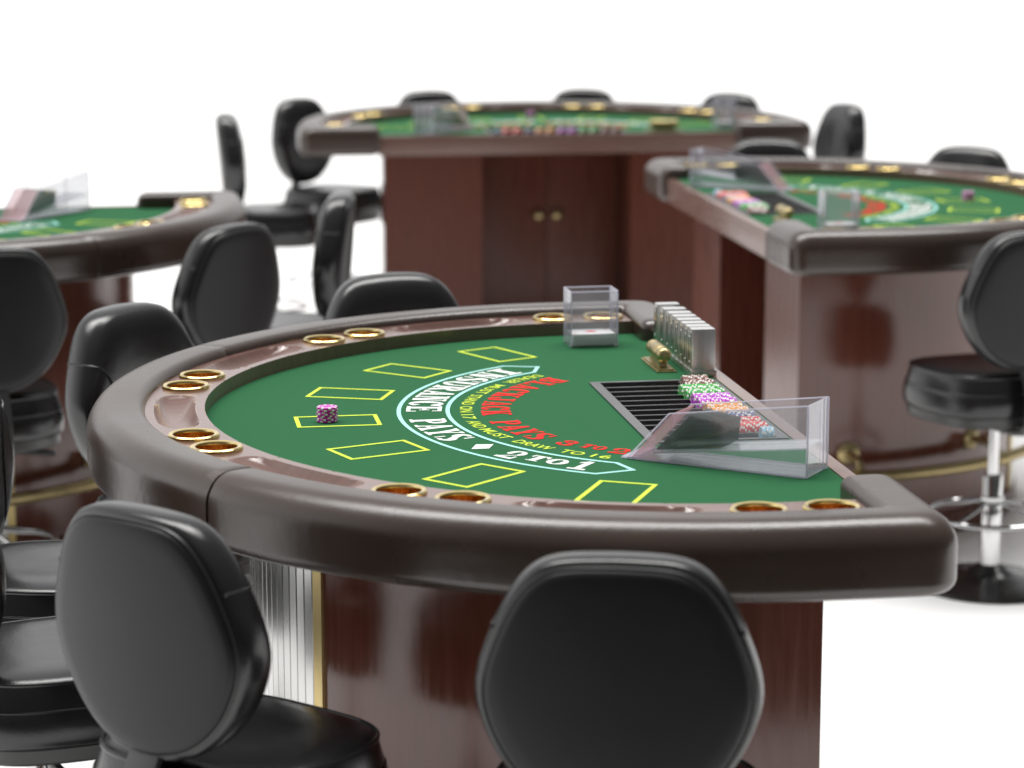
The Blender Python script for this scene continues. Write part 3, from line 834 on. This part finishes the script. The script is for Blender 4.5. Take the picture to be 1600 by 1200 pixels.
# silver cases beside the paddle
def build_case():
    t = empty('silver_case')
    b = MB(); b.box(-.026, .026, -.0185, .0145, .001, .103); b.build('case_body', M['case'], t, bevel=.0035)
    MB().box(-.0285, .0285, -.0215, .0145, 0, .014).build('case_foot', M['case'], t, bevel=.0015)
    MB().box(-.0275, -.0262, -.010, .012, .020, .095).build('hinge_plate', M['chrome'], t, bevel=.0004)
    for z_ in (.030, .084):
        b = MB(); b.tube([(-.0275, -.002, z_), (-.0292, -.002, z_)], [.0028, .0018], 10); b.build('hinge_screw', M['chrome2'], t)
    MB().box(-.0278, -.0275, .003, .006, .03, .085).build('slot_line', M['groove'], t, smooth=False)
    return t
case = build_case(); cm = tree_map(case)
CY = [.352, .391, .434, .480, .527, .573, .630, .700]
CL = ['nearest silver case of the row beside the chip tray, its broad face towards the camera', 'second silver case of the row, counted from the chip tray', 'third silver case of the row, counted from the chip tray',
      'fourth silver case of the row, counted from the chip tray', 'fifth silver case of the row, beside the far end of the brass paddle', 'sixth silver case of the row, counted from the chip tray',
      'second farthest silver case of the row, towards the padded rail end', 'farthest silver case of the row, beside the padded rail end']
for i, y in enumerate(CY):
    o = case if i == 0 else copy_tree(case, cm)
    place(o, 'M', (.0485, y+.0145, FZ+.001), random.uniform(-.02, .02)); tag(o, CL[i], 'metal case', 'silver cases in a row on the nearest table')

# ------------------------------------------------------------------ setting
b = MB(); ys = [-2.5, 12, 60, 420]; xs = [-420, -40, -9, 9, 40, 420]
b.v = [(x, y, 0) for y in ys for x in xs]; nx = len(xs)
b.f = [(q*nx+p, q*nx+p+1, (q+1)*nx+p+1, (q+1)*nx+p) for q in range(len(ys)-1) for p in range(nx-1)]
fl = b.build('floor', M['floor'], smooth=False); fl['kind'] = 'structure'

# ------------------------------------------------------------------ light
w = bpy.data.worlds.new('World'); S.world = w; w.use_nodes = True; nt = w.node_tree
bg = nt.nodes['Background']; tc = nt.nodes.new('ShaderNodeTexCoord')
def lobe(direction, power, strength):
    d = Vector(direction).normalized()
    dp = nt.nodes.new('ShaderNodeVectorMath'); dp.operation = 'DOT_PRODUCT'; dp.inputs[1].default_value = d
    nt.links.new(tc.outputs['Generated'], dp.inputs[0])
    mx = nt.nodes.new('ShaderNodeMath'); mx.operation = 'MAXIMUM'; mx.inputs[1].default_value = 0; nt.links.new(dp.outputs['Value'], mx.inputs[0])
    pw = nt.nodes.new('ShaderNodeMath'); pw.operation = 'POWER'; pw.inputs[1].default_value = power; nt.links.new(mx.outputs[0], pw.inputs[0])
    ml = nt.nodes.new('ShaderNodeMath'); ml.operation = 'MULTIPLY'; ml.inputs[1].default_value = strength; nt.links.new(pw.outputs[0], ml.inputs[0])
    return ml.outputs[0]
acc = None
for args in (((0, 0, 1), 1.0, .30), ((0, 1, .15), 3.5, 1.0), ((-1, .3, .15), 6.0, 1.4)):
    l = lobe(*args)
    if acc is None: acc = l
    else:
        ad = nt.nodes.new('ShaderNodeMath'); ad.operation = 'ADD'; nt.links.new(acc, ad.inputs[0]); nt.links.new(l, ad.inputs[1]); acc = ad.outputs[0]
ad = nt.nodes.new('ShaderNodeMath'); ad.operation = 'ADD'; ad.inputs[1].default_value = .05; nt.links.new(acc, ad.inputs[0])
nt.links.new(ad.outputs[0], bg.inputs['Strength']); bg.inputs['Color'].default_value = (1, 1, 1, 1)
def sun(name, direction, e, ang, col=(1, 1, 1)):
    l = bpy.data.lights.new(name, 'SUN'); l.energy = e; l.angle = radians(ang); l.color = col
    o = bpy.data.objects.new(name, l); COL.objects.link(o)
    o.rotation_euler = Vector(direction).to_track_quat('-Z', 'Y').to_euler(); return o
# one long overhead strip of soft light, built from five wide suns side by side
for k, x in enumerate((-.50, -.27, -.04, .19, .42)):
    sun('overhead_strip_light', (-x, -.24, -1), .82, 24, (1, .985, .965))

# ------------------------------------------------------------------ camera
cam = bpy.data.cameras.new('camera'); co = bpy.data.objects.new('camera', cam); COL.objects.link(co); S.camera = co
f, pitch, roll, yaw = 3922.82479, .188811822, -.000837498, 1.41465177
co.location = (-1.18293486, -4.82989638, .998433774+FZ)
d = Vector((cos(pitch)*cos(yaw), cos(pitch)*sin(yaw), -sin(pitch)))
co.rotation_euler = d.to_track_quat('-Z', 'Y').to_euler()
cam.sensor_width = 36; cam.lens = f/1600*36; cam.clip_end = 2000; cam.clip_start = .05
cam.dof.use_dof = True; cam.dof.focus_distance = 4.85; cam.dof.aperture_fstop = cam.lens/29.5

S.view_settings.view_transform = 'Standard'; S.view_settings.look = 'None'; S.view_settings.exposure = 0; S.view_settings.gamma = 1
S.cycles.max_bounces = 10; S.cycles.transparent_max_bounces = 24; S.cycles.use_denoising = True
S.render.film_transparent = False
